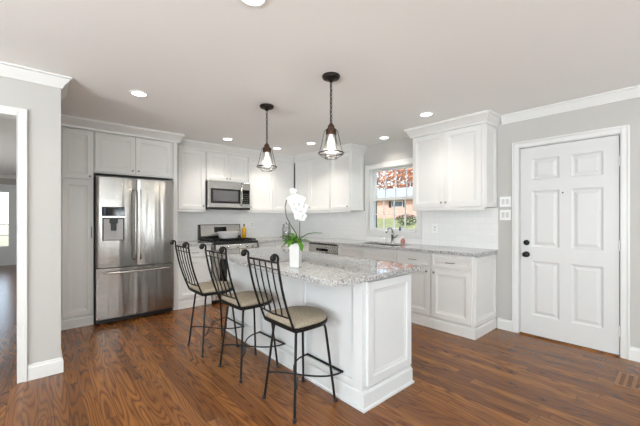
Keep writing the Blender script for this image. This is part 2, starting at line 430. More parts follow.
# --- glazed door at the end of the hall
hd = bpy.data.objects.new('door_2', None); C.objects.link(hd); hd['kind'] = 'structure'; hd.location = (-5.72, YF, 0)
b = MB(); b.box(0, .13, .03, .07, 0, 2.2); b.box(.86, .99, .03, .07, 0, 2.2); b.box(.13, .86, .03, .07, 0, .55); b.box(.13, .86, .03, .07, 2.08, 2.2)
obj('door_frame', b, 'trim', hd)
b = MB()
for k in (1, 2): b.box(.13+.73*k/3-.01, .13+.73*k/3+.01, .035, .065, .55, 2.08)
for k in range(1, 5): b.box(.13, .86, .036, .064, .55+1.53*k/5-.01, .55+1.53*k/5+.01)
obj('muntins', b, 'trim', hd); obj('glass', MB().box(.13, .86, .048, .052, .55, 2.08), 'pane', hd)

# ------------------------------------------------------------ cabinets
def panel(b, x0, x1, z0, z1, y=-.02, t=.02, rail=.058):
    return b.rects(x0, x1, z0, z1, [(0, y+t), (0, y+.002), (.002, y), (rail, y), (rail+.006, y+.007), (rail+.02, y+.009), (rail+.03, y+.012)])
def knob(par, x, z, y=-.02):
    b = MB(); b.lathe([(.005, 0), (.005, .012), (.013, .016), (.014, .022), (.009, .027)], n=14)
    b.xf(Matrix.Translation((x, y, z)) @ Matrix.Rotation(PI/2, 4, 'X')); obj('knob', b, 'nickel', par, smooth=40)
def pull(par, x, z, w=.1, y=-.02, vert=False):
    b = MB(); h = w/2; d = .028
    pts = [(-h, 0, 0), (-h, -d*.7, 0), (-h*.8, -d, 0), (h*.8, -d, 0), (h, -d*.7, 0), (h, 0, 0)]
    b.tube(pts, .005, 8)
    m = Matrix.Translation((x, y, z))
    if vert: m = m @ Matrix.Rotation(PI/2, 4, 'Y')
    b.xf(m); obj('handle', b, 'nickel', par, smooth=50)
def cabinet(name, label, cat, loc, rz, w, z0, z1, depth, fronts, group, kick=False, rail=False, extra=None, hollow=False):
    t = thing(name, label, cat, (loc[0], loc[1], 0), rz, group)
    b = MB(); b.box(0.0005, w-.0005, 0, depth-.001, z0+(.125 if kick else 0), z1)
    if hollow:
        b = MB(); b.box(.0005, w-.0005, 0, depth-.001, z0+.125, .72)
        for y0_, y1_ in ((0, .07), (.475, depth-.001)): b.box(.0005, w-.0005, y0_, y1_, .72, z1)
        b.box(.0005, .3, .07, .475, .72, z1); b.box(1.075, w-.0005, .07, .475, .72, z1)
    obj('body', b, 'cab', t)
    if extra: obj('end_panel', extra(), 'cab', t)
    if kick: obj('kickboard', MB().sweep([(.0005, depth-.02), (.0005, 0), (w-.0005, 0), (w-.0005, depth-.02)][1:3], [(-.02, 0), (.012, 0), (.012, .1), (.004, .115), (.004, .124), (-.02, .124)]), 'cab', t)
    if rail: obj('light_rail', MB().box(0.001, w-.001, -.012, .006, z0-.028, z0), 'cab', t, bev=.002)
    for f in fronts:
        kind, x0, x1, a0, a1 = f[:5]; g = .002
        b = MB(); panel(b, x0+g, x1-g, a0+g, a1-g, rail=.058 if kind == 'door' else .022 if a1-a0 < .2 else .05)
        o = obj('door' if kind == 'door' else 'drawer', b, 'cab', t)
        for h in f[5:]:
            if h[0] == 'knob': knob(o, h[1], h[2])
            else: pull(o, h[1], h[2], h[3], vert=len(h) > 4)
    return t
ZB, ZT = 1.475, 2.46
UG = 'white wall cabinets'
cabinet('wall_cabinet', 'narrow white single door wall cabinet between fridge panel and microwave', 'cabinet', (-2.69, -.33), 0, .53, ZB, ZT, .33,
        [('door', .09, .515, ZB+.01, 2.44, ('knob', .48, ZB+.07))], UG, rail=True)
cabinet('wall_cabinet', 'short white two door cabinet directly above the microwave', 'cabinet', (-2.159, -.33), 0, .768, 1.972, ZT, .33,
        [('door', .01, .384, 1.98, 2.44, ('knob', .355, 2.02)), ('door', .384, .758, 1.98, 2.44, ('knob', .413, 2.02))], UG)
cabinet('wall_cabinet', 'white two door wall cabinet right of the microwave, in the corner', 'cabinet', (-1.39, -.33), 0, 1.039, ZB, ZT, .33,
        [('door', .01, .515, ZB+.01, 2.44, ('knob', .045, ZB+.07)), ('door', .515, 1.02, ZB+.01, 2.44, ('knob', .985, ZB+.07))], UG, rail=True)
R = -PI/2
cabinet('wall_cabinet', 'white two door wall cabinet on the window wall, next to the corner', 'cabinet', (-.33, -.352), R, 1.038, ZB, ZT, .33,
        [('door', .01, .45, ZB+.01, 2.44, ('knob', .42, ZB+.07)), ('door', .45, 1.03, ZB+.01, 2.44, ('knob', .48, ZB+.07))], UG, rail=True)
def endp(x, y0, y1, z0, z1, flip=False):
    """decor panel on the end face, local coordinates of the cabinet (x end, y from front)"""
    def f():
        m = MB(); panel(m, y0, y1, z0, z1, rail=.05, y=-.0165, t=.016)
        return m.xf(Matrix.Translation((x, 0, 0)) @ Matrix.Rotation(PI/2, 4, 'Z'))
    return f
cabinet('wall_cabinet', 'white single door wall cabinet left of the sink window', 'cabinet', (-.33, -1.391), R, .475, ZB, ZT, .33,
        [('door', .01, .465, ZB+.01, 2.44, ('knob', .43, ZB+.07))], UG, rail=True, extra=endp(.475, .01, .32, ZB, 2.45))
cabinet('wall_cabinet', 'large white two door wall cabinet between the sink window and outside door', 'cabinet', (-.33, -3.045), R, .955, ZB, ZT, .33,
        [('door', .012, .466, ZB+.01, 2.44, ('knob', .435, ZB+.07)), ('door', .466, .925, ZB+.01, 2.44, ('knob', .495, ZB+.07))], UG, rail=True, extra=endp(.955, .01, .32, ZB, 2.45))
CC = [(0, ZT-.01), (.022, ZT-.01), (.026, ZT+.015), (.034, ZT+.02), (.062, ZT+.08), (.07, ZT+.085), (.078, ZT+.09), (.078, H), (0, H)]
struct('trim_11', MB().sweep([(-4.078, -.602), (-2.69, -.602), (-2.69, -.332), (-.332, -.332), (-.332, -1.868), (0, -1.868)], CC), 'cab', smooth=35)
struct('trim_12', MB().sweep([(0, -3.043), (-.332, -3.043), (-.332, -4.002), (0, -4.002)], CC), 'cab', smooth=35)
# tall units
cabinet('pantry_cabinet', 'tall narrow white pantry cabinet at the left of the fridge', 'cabinet', (-4.079, -.58), 0, .378, 0, ZT, .57,
        [('door', .063, .373, 1.835, 2.44, ('knob', .338, 1.87)), ('door', .063, .373, .14, 1.815, ('pull', .351, 1.17, .13, 1))], None, kick=True)
cabinet('fridge_top_cabinet', 'white two door cabinet above the stainless fridge', 'cabinet', (-3.70, -.58), 0, .955, 1.925, ZT, .57,
        [('door', .01, .465, 1.94, 2.44, ('knob', .43, 1.985)), ('door', .465, .93, 1.94, 2.44, ('knob', .5, 1.985))], None)
tag(obj('fridge_side_panel', MB().box(-2.744, -2.691, -.60, -.002, 0, ZT), 'cab', bev=.002), 'tall white panel between the fridge and the counter with the range', 'panel')
# base cabinets
ZC = .922
BG = 'white base cabinets'
def base(label, loc, rz, w, cols, extra=None, dr=True, hollow=False):
    fr = []
    for x0, x1, ks in cols:
        if dr: fr.append(('drawer', x0, x1, .75, .895)+((('pull', (x0+x1)/2, .822, .1),) if ks != 'false' else ()))
        kx = x0+.04 if ks == 'L' else x1-.04
        fr.append(('door', x0, x1, .145, .735 if dr else .895, ('knob', kx, .69)))
    return cabinet('base_cabinet', label, 'cabinet', loc, rz, w, 0, ZC, .60, fr, BG, kick=True, extra=extra, hollow=hollow)
base('white base cabinet left of the range, beside the tall fridge panel', (-2.69, -.60), 0, .512, [(.01, .5, 'L')])
base('white base cabinet just right of the range', (-1.392, -.60), 0, .39, [(.008, .382, 'L')])
base('white base cabinet between the range and the corner, behind the orchid', (-1.001, -.60), 0, .379, [(.008, .37, 'R')])
base('white base cabinet in the far corner, left of the dishwasher', (-.60, -.622), R, .508, [(.1, .5, 'R')])
base('wide white sink base cabinet with two plain false drawer fronts', (-.60, -1.853), R, 1.127, [(.008, .56, 'false'), (.567, 1.119, 'false')], hollow=True)
base('white base cabinet with one drawer, second from the right end', (-.60, -2.982), R, .496, [(.008, .488, 'R')])
base('white base cabinet with panelled end at the right end of the counter', (-.60, -3.480), R, .515, [(.008, .49, 'L')], extra=endp(.515, .01, .59, .14, .905))
struct('trim_13', MB().sweep([(-.611, -3.996), (-.003, -3.996)], [(0, 0), (.012, 0), (.012, .1), (.004, .115), (.004, .124), (0, .124)]), 'cab')

# ------------------------------------------------------------ countertops, backsplash, sink
ZG = .96
def rpoly(pts, rad, n=6):
    out = []; m = len(pts)
    for i, p in enumerate(pts):
        r = rad[i] if isinstance(rad, (list, tuple)) else rad
        if not r: out.append(p); continue
        p = Vector(p); a = (Vector(pts[i-1])-p).normalized(); c = (Vector(pts[(i+1) % m])-p).normalized()
        s0, s1 = p+a*r, p+c*r
        for k in range(n+1):
            t = k/n; out.append(tuple((1-t)**2*s0+2*t*(1-t)*p+t*t*s1))
    return out
b = MB().box(-2.690, -2.180, -.645, -.010, ZC, ZG)
tag(obj('granite_countertop', b, 'granite', bev=.004), 'short grey speckled granite countertop left of the range', 'countertop', 'granite countertops')
SX0, SX1, SY0, SY1 = -.52, -.14, -2.92, -2.17
b = MB(); b.prism([(-1.386, -.010), (-1.386, -.645), (-.645, -.645), (-.645, SY1), (-.010, SY1), (-.010, -.010)], ZC, ZG)
b.prism([(-.645, SY1), (-.645, SY0), (SX0, SY0), (SX0, SY1)], ZC, ZG); b.prism([(SX1, SY1), (SX1, SY0), (-.010, SY0), (-.010, SY1)], ZC, ZG)
b.prism(rpoly([(-.645, SY0), (-.645, -4.03), (-.010, -4.03), (-.010, SY0)], [0, .03, 0, 0]), ZC, ZG)
tag(obj('granite_countertop', b, 'granite', bev=.003), 'long L-shaped grey speckled granite countertop around the sink', 'countertop', 'granite countertops')
sk = thing('sink', 'stainless undermount sink below the window', 'sink', (SX0, SY0, 0))
b = MB(); L, D = SX1-SX0, SY1-SY0; zb = .74; g = .004
b.box(g, L-g, g, D-g, zb, zb+.004); b.box(g, g+.004, g, D-g, zb+.004, ZC+.02); b.box(L-g-.004, L-g, g, D-g, zb+.004, ZC+.02)
b.box(g+.004, L-g-.004, g, g+.004, zb+.004, ZC+.02); b.box(g+.004, L-g-.004, D-g-.004, D-g, zb+.004, ZC+.02)
obj('basin', b, 'steel2', sk)
obj('drain', MB().lathe([(.045, zb+.004), (.045, zb+.008), (.03, zb+.008), (.02, zb+.005)], (L/2, D/2, 0)), 'chrome', sk, smooth=40)
b = MB().box(-2.689, 0, -.009, -.0005, ZG-.036, ZB+.02)
tag(obj('tile_backsplash', b, 'tile_x'), 'white glossy tile backsplash behind the range on the back wall', 'backsplash', 'white tile backsplashes')
b = MB()
b.box(-.009, -.0005, -1.915, -.01, ZG-.036, ZB-.001); b.box(-.009, -.0005, -2.992, -1.919, ZG-.036, 1.046); b.box(-.009, -.0005, -4.03, -2.996, ZG-.036, ZB-.001)
tag(obj('tile_backsplash', b, 'tile_y'), 'white glossy tile backsplash under and beside the sink window', 'backsplash', 'white tile backsplashes')
# faucet
fc = thing('kitchen_faucet', 'brushed steel single lever faucet standing behind the sink', 'faucet', (-.085, -2.53, ZG))
b = MB(); b.lathe([(.03, 0), (.03, .006), (.021, .012), (.019, .12), (.022, .125), (.022, .15), (.012, .16)])
b.tube([(0, 0, .14), (-.005, 0, .20), (-.04, 0, .235), (-.1, 0, .23), (-.16, 0, .17)], [.014, .014, .015, .016, .018], 12)
obj('spout', b, 'chrome', fc, smooth=50)
obj('lever', MB().tube([(0, -.015, .08), (0, -.05, .09), (.0, -.1, .13)], [.011, .009, .006], 10), 'chrome', fc, smooth=50)
b = MB(); b.lathe([(.022, 0), (.022, .05), (.02, .055), (.02, .058)], n=20)
sd = thing('soap_dispenser', 'small white round jar on the counter left of the faucet', 'jar', (-.07, -2.36, ZG))
obj('body', b, 'white', sd, smooth=40); obj('lid', MB().lathe([(.021, .058), (.021, .068), (.008, .074)]), 'plate', sd, smooth=40)
hs = thing('hand_soap_bottle', 'small bottle of red hand soap on the counter right of the faucet', 'bottle', (-.075, -2.71, ZG))
obj('body', MB().lathe([(.03, 0), (.033, .01), (.033, .045), (.026, .065), (.012, .075), (.011, .085)], n=20), 'red', hs, smooth=40)
b = MB(); b.lathe([(.013, .085), (.013, .1), (.005, .102), (.005, .12)], n=14); b.box(-.035, .008, -.006, .006, .118, .128); obj('pump', b, 'plate', hs)
b = MB(); b.lathe([(.016, 0), (.016, .05), (.008, .058), (.008, .07)], (-.015, -2.62, WZ0+.0202), 14)
tag(obj('small_bottle', b, 'blue', smooth=40), 'tiny dark blue bottle standing on the window sill', 'bottle')

# outlets and switches
def plate(name, label, cat, loc, rz, w, h, kind, n):
    t = thing(name, label, cat, loc, rz)
    obj('cover', MB().rects(-w/2, w/2, -h/2, h/2, [(0, 0), (0, -.003), (.005, -.007)]), 'plate', t)
    for k in range(n):
        x = (k-(n-1)/2)*.046
        if kind == 'switch': obj('toggle', MB().box(x-.016, x+.016, -.010, -.0071, -.032, .032), 'white', t, bev=.001)
        else:
            for z in (-.02, .02):
                obj('socket', MB().box(x-.014, x+.014, -.009, -.0071, z-.013, z+.013), 'white', t, bev=.002)
plate('light_switch', 'white double switch plate beside the door casing, upper of two', 'light switch', (0, -4.108, 1.545), R, .125, .125, 'switch', 2)
plate('light_switch', 'white double switch plate beside the door casing, lower of two', 'light switch', (0, -4.108, 1.385), R, .125, .125, 'switch', 2)
plate('wall_outlet', 'white outlet plate on the tile right of the sink window', 'outlet', (-.009, -3.2, 1.2), R, .08, .125, 'socket', 1)
plate('wall_outlet', 'white outlet plate on the tile right of the oil bottle', 'outlet', (-1.12, -.009, 1.22), 0, .08, .125, 'socket', 1)

# ------------------------------------------------------------ fridge
fr = thing('refrigerator', 'stainless french door refrigerator with water dispenser and bottom freezer', 'refrigerator', (-3.688, -.722, 0))
FW = .918
obj('case', MB().box(.004, FW-.004, .065, .70, .02, 1.885), 'case', fr, bev=.003)
obj('kick_grille', MB().box(.01, FW-.01, .03, .064, .02, .06), 'black', fr)
obj('foot', MB().lathe([(.02, 0), (.02, .02)], (.06, .12, 0), 12), 'black', fr)
obj('foot', MB().lathe([(.02, 0), (.02, .02)], (FW-.06, .12, 0), 12), 'black', fr)
obj('foot', MB().lathe([(.02, 0), (.02, .02)], (.06, .62, 0), 12), 'black', fr)
obj('foot', MB().lathe([(.02, 0), (.02, .02)], (FW-.06, .62, 0), 12), 'black', fr)
def curved(x0, x1, z0, z1, bulge=.012, holes=None):
    n = 10; rings = []
    for k in range(n+1):
        u = k/n; x = x0+(x1-x0)*u; e = bulge*(1-(2*u-1)**2)
        e -= .01*(abs(2*u-1)**12)
        rings.append([(x, .06, z0), (x, .0-e+.012, z0), (x, .0-e+.012, z1), (x, .06, z1)])
    return MB().loft(rings)
ld = thing  # alias kept short
dl = obj('door', curved(.002, .448, .722, 1.865), 'steel', fr, smooth=30)
drr = obj('door', curved(.454, FW-.002, .722, 1.865), 'steel', fr, smooth=30)
fz = obj('freezer_drawer', curved(.002, FW-.002, .075, .708, .016), 'steel', fr, smooth=30)
def vbar(x, z0, z1, par):
    n = 12
    pts = [(x, -.005, z0)]+[(x, -.045-.018*math.sin(PI*k/n), z0+(z1-z0)*(.02+.96*k/n)) for k in range(n+1)]+[(x, -.005, z1)]
    obj('handle', MB().tube(pts, .011, 10), 'steel2', par, smooth=50)
vbar(.418, .80, 1.72, dl); vbar(.485, .80, 1.72, drr)
n = 12; pts = [(.08, -.004, .655)]+[(.08+(FW-.16)*(.01+.98*k/n), -.045-.018*math.sin(PI*k/n), .655) for k in range(n+1)]+[(FW-.08, -.004, .655)]
obj('handle', MB().tube(pts, .012, 10), 'steel2', fz, smooth=50)
# dispenser
o = obj('display_panel', MB().box(.055, .305, -.006, .0, 1.375, 1.49), 'bglass', dl, bev=.003)
b = MB()
for i in range(4):
    for sx in (.085, .255): b.box(sx-.012, sx+.012, -.0075, -.0062, 1.395+i*.022, 1.400+i*.022)
obj('display_marks', b, 'display', o)
obj('dispenser_trim', MB().box(.055, .305, -.02, .0, 1.352, 1.372), 'steel2', dl, bev=.002)
b = MB(); b.box(.06, .30, -.003, .001, 1.06, 1.35); ds = obj('dispenser_recess', b, 'black', dl)
b = MB(); b.rects(.075, .285, 1.065, 1.335, [(0, -.003), (0, -.006), (.02, -.005), (.03, -.004)]); obj('dispenser_liner', b, 'liner', dl)
b = MB(); b.box(.135, .225, -.03, -.007, 1.28, 1.335); b.box(.15, .21, -.022, -.007, 1.19, 1.28); obj('paddle', b, 'black', dl, bev=.004)
obj('drip_tray', MB().box(.085, .275, -.028, -.007, 1.065, 1.08), 'nickel', dl, bev=.003)

# ------------------------------------------------------------ range
RW = .776
rg = thing('gas_range', 'freestanding stainless gas range below the microwave', 'range', (-2.174, -.70, 0))
obj('body', MB().box(.003, RW-.003, .02, .68, .05, .925), 'steel2', rg, bev=.002)
obj('foot', MB().box(.03, RW-.03, .05, .62, 0, .05), 'black', rg)
obj('cooktop', MB().box(0, RW, -.005, .60, .926, .968), 'caulk', rg, bev=.006)
for gx0, gx1 in ((.02, .258), (.27, .508), (.52, .756)):
    b = MB()
    for x in (gx0+.01, (gx0+gx1)/2, gx1-.01): b.box(x-.006, x+.006, .03, .57, .985, 1.0)
    for y in (.04, .17, .30, .43, .56): b.box(gx0, gx1, y-.006, y+.006, .972, .986)
    for x in (gx0+.01, gx1-.01):
        for y in (.04, .56): b.box(x-.006, x+.006, y-.006, y+.006, .968, .974)
    obj('burner_grate', b, 'iron', rg)
for x, y in ((.14, .14), (.14, .45), (.39, .3), (.64, .14), (.64, .45)):
    obj('burner', MB().lathe([(.05, .9682), (.05, .975), (.035, .979), (.035, .983)], (x, y, 0), 18), 'black', rg, smooth=40)
cp = obj('control_panel', MB().loft([[(x, -.03, .85), (x, .019, .85), (x, .019, .925), (x, -.012, .925)] for x in (.02, RW-.02)]), 'steel2', rg, bev=.002)
for x in (.0, RW-.018): obj('panel_end_cap', MB().loft([[(q, -.033, .845), (q, .019, .845), (q, .019, .925), (q, -.014, .925)] for q in (x, x+.018)]), 'caulk', rg)
for x in (.10, .22, .39, .56, .66):
    b = MB(); b.lathe([(.026, 0), (.026, .006), (.019, .01), (.017, .03), (.012, .034)], n=18)
    b.xf(Matrix.Translation((x, -.022, .888)) @ Matrix.Rotation(PI/2-.2, 4, 'X')); obj('knob', b, 'chrome', cp, smooth=40)
ov = obj('oven_door', MB().box(.006, RW-.006, -.02, .018, .24, .842), 'steel2', rg, bev=.004)
obj('oven_window', MB().box(.085, RW-.085, -.0225, -.0205, .33, .70), 'bglass', ov)
b = MB(); b.tube([(.07, -.02, .775), (.07, -.06, .775), (.1, -.07, .775), (RW-.1, -.07, .775), (RW-.07, -.06, .775), (RW-.07, -.02, .775)], .011, 10); obj('handle', b, 'steel2', ov, smooth=50)
obj('warming_drawer', MB().box(.006, RW-.006, -.018, .018, .06, .23), 'steel2', rg, bev=.004)
b = MB(); b.loft([[(x, .60, .968), (x, .69, .968), (x, .69, 1.235), (x, .65, 1.235)] for x in (0, RW)])
bgd = obj('backguard', b, 'caulk', rg, bev=.003)
m = MB(); m.loft([[(x, .599, 1.035), (x, .612, 1.035), (x, .648, 1.225), (x, .637, 1.225)] for x in (.03, RW-.02)]); obj('backguard_face', m, 'steel2', bgd)
m = MB(); m.loft([[(x, .6, 1.10), (x, .618, 1.10), (x, .634, 1.19), (x, .62, 1.19)] for x in (.27, .49)]); cd = obj('clock_panel', m, 'bglass', bgd)

ds = thing('casserole_dish', 'white oval ceramic dish sitting on the range grates', 'dish', (-1.76, -.33, 1.0005))
b = MB(); n = 32
def ov_(rx, ry, z): return [(rx*math.cos(2*PI*i/n), ry*math.sin(2*PI*i/n), z) for i in range(n)]
b.loft([ov_(.15, .09, 0), ov_(.17, .105, .02), ov_(.185, .115, .1), ov_(.195, .125, .105), ov_(.195, .125, .115), ov_(.175, .105, .115), ov_(.165, .1, .03), ov_(.13, .07, .02)])
obj('bowl', b, 'white', ds, smooth=50)
for sx in (-1, 1): obj('handle', MB().tube([(sx*.182, -.04, .095), (sx*.2, -.03, .1), (sx*.205, 0, .1), (sx*.2, .03, .1), (sx*.182, .04, .095)], .007, 8), 'white', ds, smooth=50)
ob = thing('oil_bottle', 'slim bottle of yellow oil standing on the right of the range', 'bottle', (-1.50, -.40, 1.0005))
obj('bottle', MB().lathe([(.036, 0), (.04, .006), (.04, .15), (.034, .165), (.014, .185), (.013, .205)], n=20), 'oil', ob, smooth=40)
obj('cap', MB().lathe([(.014, .2055), (.014, .235), (.005, .245)], n=14), 'rust', ob, smooth=40)

# ------------------------------------------------------------ microwave
MWw = .764
mw = thing('microwave', 'stainless over the range microwave with black window', 'microwave', (-2.157, -.42, 1.495))
MH = .468
obj('case', MB().box(.0, MWw, .022, .41, 0, MH), 'black', mw, bev=.002)
obj('vent_underside', MB().box(.0, MWw, .002, .022, -.004, .03), 'black', mw)
md = obj('door', MB().box(0, .60, 0, .021, .03, MH), 'steel2', mw, bev=.004)
obj('window_trim', MB().box(.045, .575, -.003, -.0002, .10, .345), 'black', md)
obj('window', MB().box(.085, .53, -.0045, -.0032, .135, .315), 'mesh', md)
obj('handle', MB().tube([(.588, 0, .06), (.588, -.035, .075), (.588, -.045, .21), (.588, -.035, .36), (.588, 0, .375)], .011, 10), 'steel2', md, smooth=50)
cpn = obj('control_panel', MB().box(.604, MWw, 0, .021, .03, MH), 'steel2', mw, bev=.004)
obj('keypad', MB().box(.62, MWw-.012, -.003, -.0002, .10, .345), 'bglass', cpn)
b = MB()
for i in range(5):
    for j in range(3): b.box(.638+j*.036, .654+j*.036, -.0044, -.0032, .12+i*.036, .13+i*.036)
obj('key_marks', b, 'nickel', cpn)

# ------------------------------------------------------------ dishwasher
dwm = thing('dishwasher', 'dishwasher with dark stainless control strip under the sink counter', 'dishwasher', (-.60, -1.133, 0), R)
DWw = .717
obj('body', MB().box(.004, DWw-.004, .0, .58, .10, .915), 'black', dwm)
obj('door_panel', MB().box(.004, DWw-.004, -.022, -.001, .13, .75), 'cab', dwm, bev=.003)
cpp = obj('control_strip', MB().box(.004, DWw-.004, -.026, -.001, .756, .912), 'steel2', dwm, bev=.003)
obj('grip_recess', MB().box(.20, .50, -.028, -.0262, .79, .835), 'bglass', cpp)
obj('trim_edge', MB().box(.004, DWw-.004, -.028, -.0262, .897, .911), 'black', cpp)
obj('kickboard', MB().box(.004, DWw-.004, -.005, .02, 0, .10), 'cab', dwm)

# ------------------------------------------------------------ island
IX0, IX1, IY0, IY1 = -2.523, -1.942, -4.05, -1.93
isl = thing('kitchen_island', 'white panelled kitchen island with wide toe moulding', 'island', (0, 0, 0))
isl.location = (IX0, IY0, 0)
iw, il = IX1-IX0, IY1-IY0
obj('body', MB().box(.004, iw-.004, .004, il-.004, 0, ZC), 'isl', isl)
m = MB().sweep([(0, 0), (iw, 0), (iw, il), (0, il)], [(-.006, 0), (.022, 0), (.022, .016), (.012, .022), (.012, .115), (.004, .13), (.004, .14), (-.006, .14)], closed=True)
obj('base_moulding', m, 'isl', isl)
m = MB(); panel(m, .028, iw-.012, .16, .895, y=-.018, t=.022, rail=.06)
o = obj('end_panel', m, 'isl', isl)
# left (seating) side: stiles with recessed panels
ys = [0, .09, .655, .77, 1.34, 1.45, 2.03, il]
b = MB()
for k in range(0, 8, 2): b.box(-.016, .004, ys[k], ys[k+1], .14, ZC-.001)
for k in (1, 3, 5): b.box(-.016, .004, ys[k], ys[k+1], .14, .19)
for k in (1, 3, 5): b.box(-.016, .004, ys[k], ys[k+1], .86, ZC-.001)
obj('side_frame', b, 'isl', isl, bev=.002)
for y0_, y1_ in ((.10, 1.05), (1.07, 2.02)):
    m = MB(); panel(m, y0_, y1_, .16, .895, y=-.018, t=.018, rail=.06)
    m.xf(Matrix.Translation((iw-.004, 0, 0)) @ Matrix.Rotation(PI/2, 4, 'Z'))
    obj('door', m, 'isl', isl)
poly = [(-2.872, -4.13), (-1.885, -4.13), (-1.885, -1.88), (-2.565, -1.88), (-2.60, -2.02), (-2.70, -2.28), (-2.78, -2.48), (-2.84, -2.68), (-2.872, -2.9)]
b = MB().prism(rpoly(poly, [.09, .03, .03, .04, 0, 0, 0, 0, 0]), ZC, ZG)
tag(obj('island_countertop', b, 'granite', smooth=30, bev=.004), 'grey speckled granite top on the white island, rounded at the seating side', 'countertop', 'granite countertops')

# orchid
oc = thing('potted_orchid', 'white flowering orchid in a tall white square vase on the island', 'potted plant', (-2.70, -3.50, ZG+.0003), .6)
b = MB()
def sq(a, z): return [(-a, -a, z), (a, -a, z), (a, a, z), (-a, a, z)]
b.loft([sq(.035, 0), sq(.037, .006), sq(.042, .19), sq(.038, .19), sq(.034, .15)])
obj('vase', b, 'white', oc, bev=.004)
b = MB()
for k in range(70):
    a = random.uniform(0, 2*PI); r = random.uniform(0, .05); b.ball((r*math.cos(a), r*math.sin(a), .19+random.uniform(-.005, .03)), random.uniform(.008, .016), (1, 1, .8), 5)
obj('moss', b, 'moss', oc, smooth=60)
Rz = Matrix.Rotation(-.6, 4, 'Z')
def leafm(pts, w, mat='leaf', name='leaf'):
    """pts in world-aligned offsets from the vase, first point at the root"""
    b = MB(); rings = []; n = len(pts); P = [Rz @ Vector(p) for p in pts]
    for i, p in enumerate(P):
        d = (P[min(i+1, n-1)]-P[max(i-1, 0)]).normalized(); s = d.cross(Vector((0, 0, 1)))
        if s.length < .1: s = d.cross(Vector((1, 0, 0)))
        s.normalize(); up = s.cross(d)
        ww_ = w*max(.12, math.sin(PI*min(.97, (i+.6)/(n)))); 
        rings.append([tuple(p-s*ww_+up*ww_*.35), tuple(p-up*.002), tuple(p+s*ww_+up*ww_*.35), tuple(p+up*.003)])
    b.loft(rings); obj(name, b, mat, oc, smooth=60)
rt = Vector((.75, -.66, 0)); tw = Vector((-.66, -.75, 0))     # picture right, and towards the camera
def L_(*p): return [tuple(rt*a+tw*c+Vector((0, 0, z))) for a, c, z in p]
leafm(L_((0, 0, .19), (.05, .0, .235), (.1, .01, .262), (.15, .01, .27), (.21, .01, .268)), .016)
leafm(L_((0, 0, .19), (.04, .02, .21), (.08, .03, .215), (.12, .03, .205)), .022)
leafm(L_((0, 0, .19), (.03, .04, .19), (.045, .06, .165), (.05, .065, .13)), .024)
leafm(L_((0, 0, .19), (-.03, .03, .22), (-.07, .04, .225), (-.1, .04, .2)), .028)
leafm(L_((0, 0, .19), (-.02, .05, .215), (-.035, .075, .2), (-.045, .085, .165)), .026)
leafm(L_((0, 0, .19), (-.05, .0, .235), (-.09, .0, .245), (-.125, .0, .235)), .024)
for k in range(16):       # short bushy leaves on the left of the vase
    a0, h0 = random.uniform(-.075, .0), random.uniform(.175, .255); d0 = random.uniform(-.04, .05)
    leafm(L_((a0*.3, d0*.3, .185), (a0*.8, d0, (.19+h0)/2+.02), (a0*1.15, d0*1.2, h0), (a0*1.35-.01, d0*1.4, h0-.025)), random.uniform(.011, .018))
leafm(L_((0, 0, .19), (-.02, -.03, .24), (-.04, -.05, .26), (-.07, -.07, .26)), .024)
def spath(*p): return [tuple(Rz @ Vector(q)) for q in L_(*p)]
obj('flower_stem', MB().tube(spath((.03, 0, .19), (.0, 0, .27), (-.04, 0, .33), (-.075, 0, .40), (-.085, 0, .47), (-.075, 0, .525), (-.05, 0, .555), (-.015, 0, .56), (.02, .0, .53), (.03, 0, .46)), .0042, 8), 'stem', oc, smooth=60)
obj('support_stake', MB().tube(spath((.03, 0, .19), (.032, 0, .44)), .003, 6), 'stem', oc)
obj('support_stake', MB().tube(spath((-.055, 0, .19), (-.055, 0, .37)), .0022, 6), 'stem', oc)
def flower():
    b = MB()
    for k in range(5):
        a = PI/2+k*2*PI/5; ln = .034 if k in (1, 4) else .032; wd = .021 if k in (1, 4) else .013
        n = 6; rings = []
        for i in range(n+1):
            t = i/n; w = wd*math.sin(PI*min(.96, t*.85+.12)); r = .004+ln*t; z = .006*math.sin(t*PI)+.003
            c, s = math.cos(a), math.sin(a)
            rings.append([(c*r-s*w, s*r+c*w, z-.002), (c*r, s*r, z), (c*r+s*w, s*r-c*w, z-.002), (c*r, s*r, z-.003)])
        b.loft(rings)
    return b
fl = [(.0, .01, .545), (.045, .015, .53), (-.012, .015, .495), (.03, .03, .49), (.06, .0, .475), (.005, .02, .45), (.042, .02, .435), (.02, .02, .405), (.05, .01, .395), (-.03, .01, .53), (-.02, 0, .60)]
for k, q in enumerate(fl):
    p = Rz @ (rt*q[0]+tw*q[1]+Vector((0, 0, q[2])))
    face = Rz @ (tw+rt*random.uniform(-.5, .5)+Vector((0, 0, random.uniform(-.3, .2))))
    m = Matrix.Translation(p) @ face.to_track_quat('Z', 'Y').to_matrix().to_4x4() @ Matrix.Scale(.75 if k == 10 else 1.05, 4)
    f = obj('flower', flower().xf(m), 'petal', oc, smooth=60)
    c = MB().ball((0, 0, .008), .004, (1, 1, 1.2), 6).xf(m); obj('flower_centre', c, 'lip', f, smooth=60)

# glass canister in the corner
CS = 1.25
jr = thing('glass_canister', 'glass canister with silver lid in the counter corner behind the orchid', 'jar', (-.56, -.36, ZG+.0003))
obj('jar', MB().lathe([(.06, 0), (.065, .01), (.065, .16), (.055, .18), (.055, .188)], n=24).xf(Matrix.Scale(CS, 4)), 'clear', jr, smooth=40)
obj('contents', MB().lathe([(.055, .006), (.058, .015), (.058, .1), (.04, .11)], n=20).xf(Matrix.Scale(CS, 4)), 'liner', jr, smooth=40)
obj('lid', MB().lathe([(.06, .1885), (.062, .2), (.055, .215), (.012, .225), (.014, .245), (.006, .25)], n=20).xf(Matrix.Scale(CS, 4)), 'chrome', jr, smooth=40)

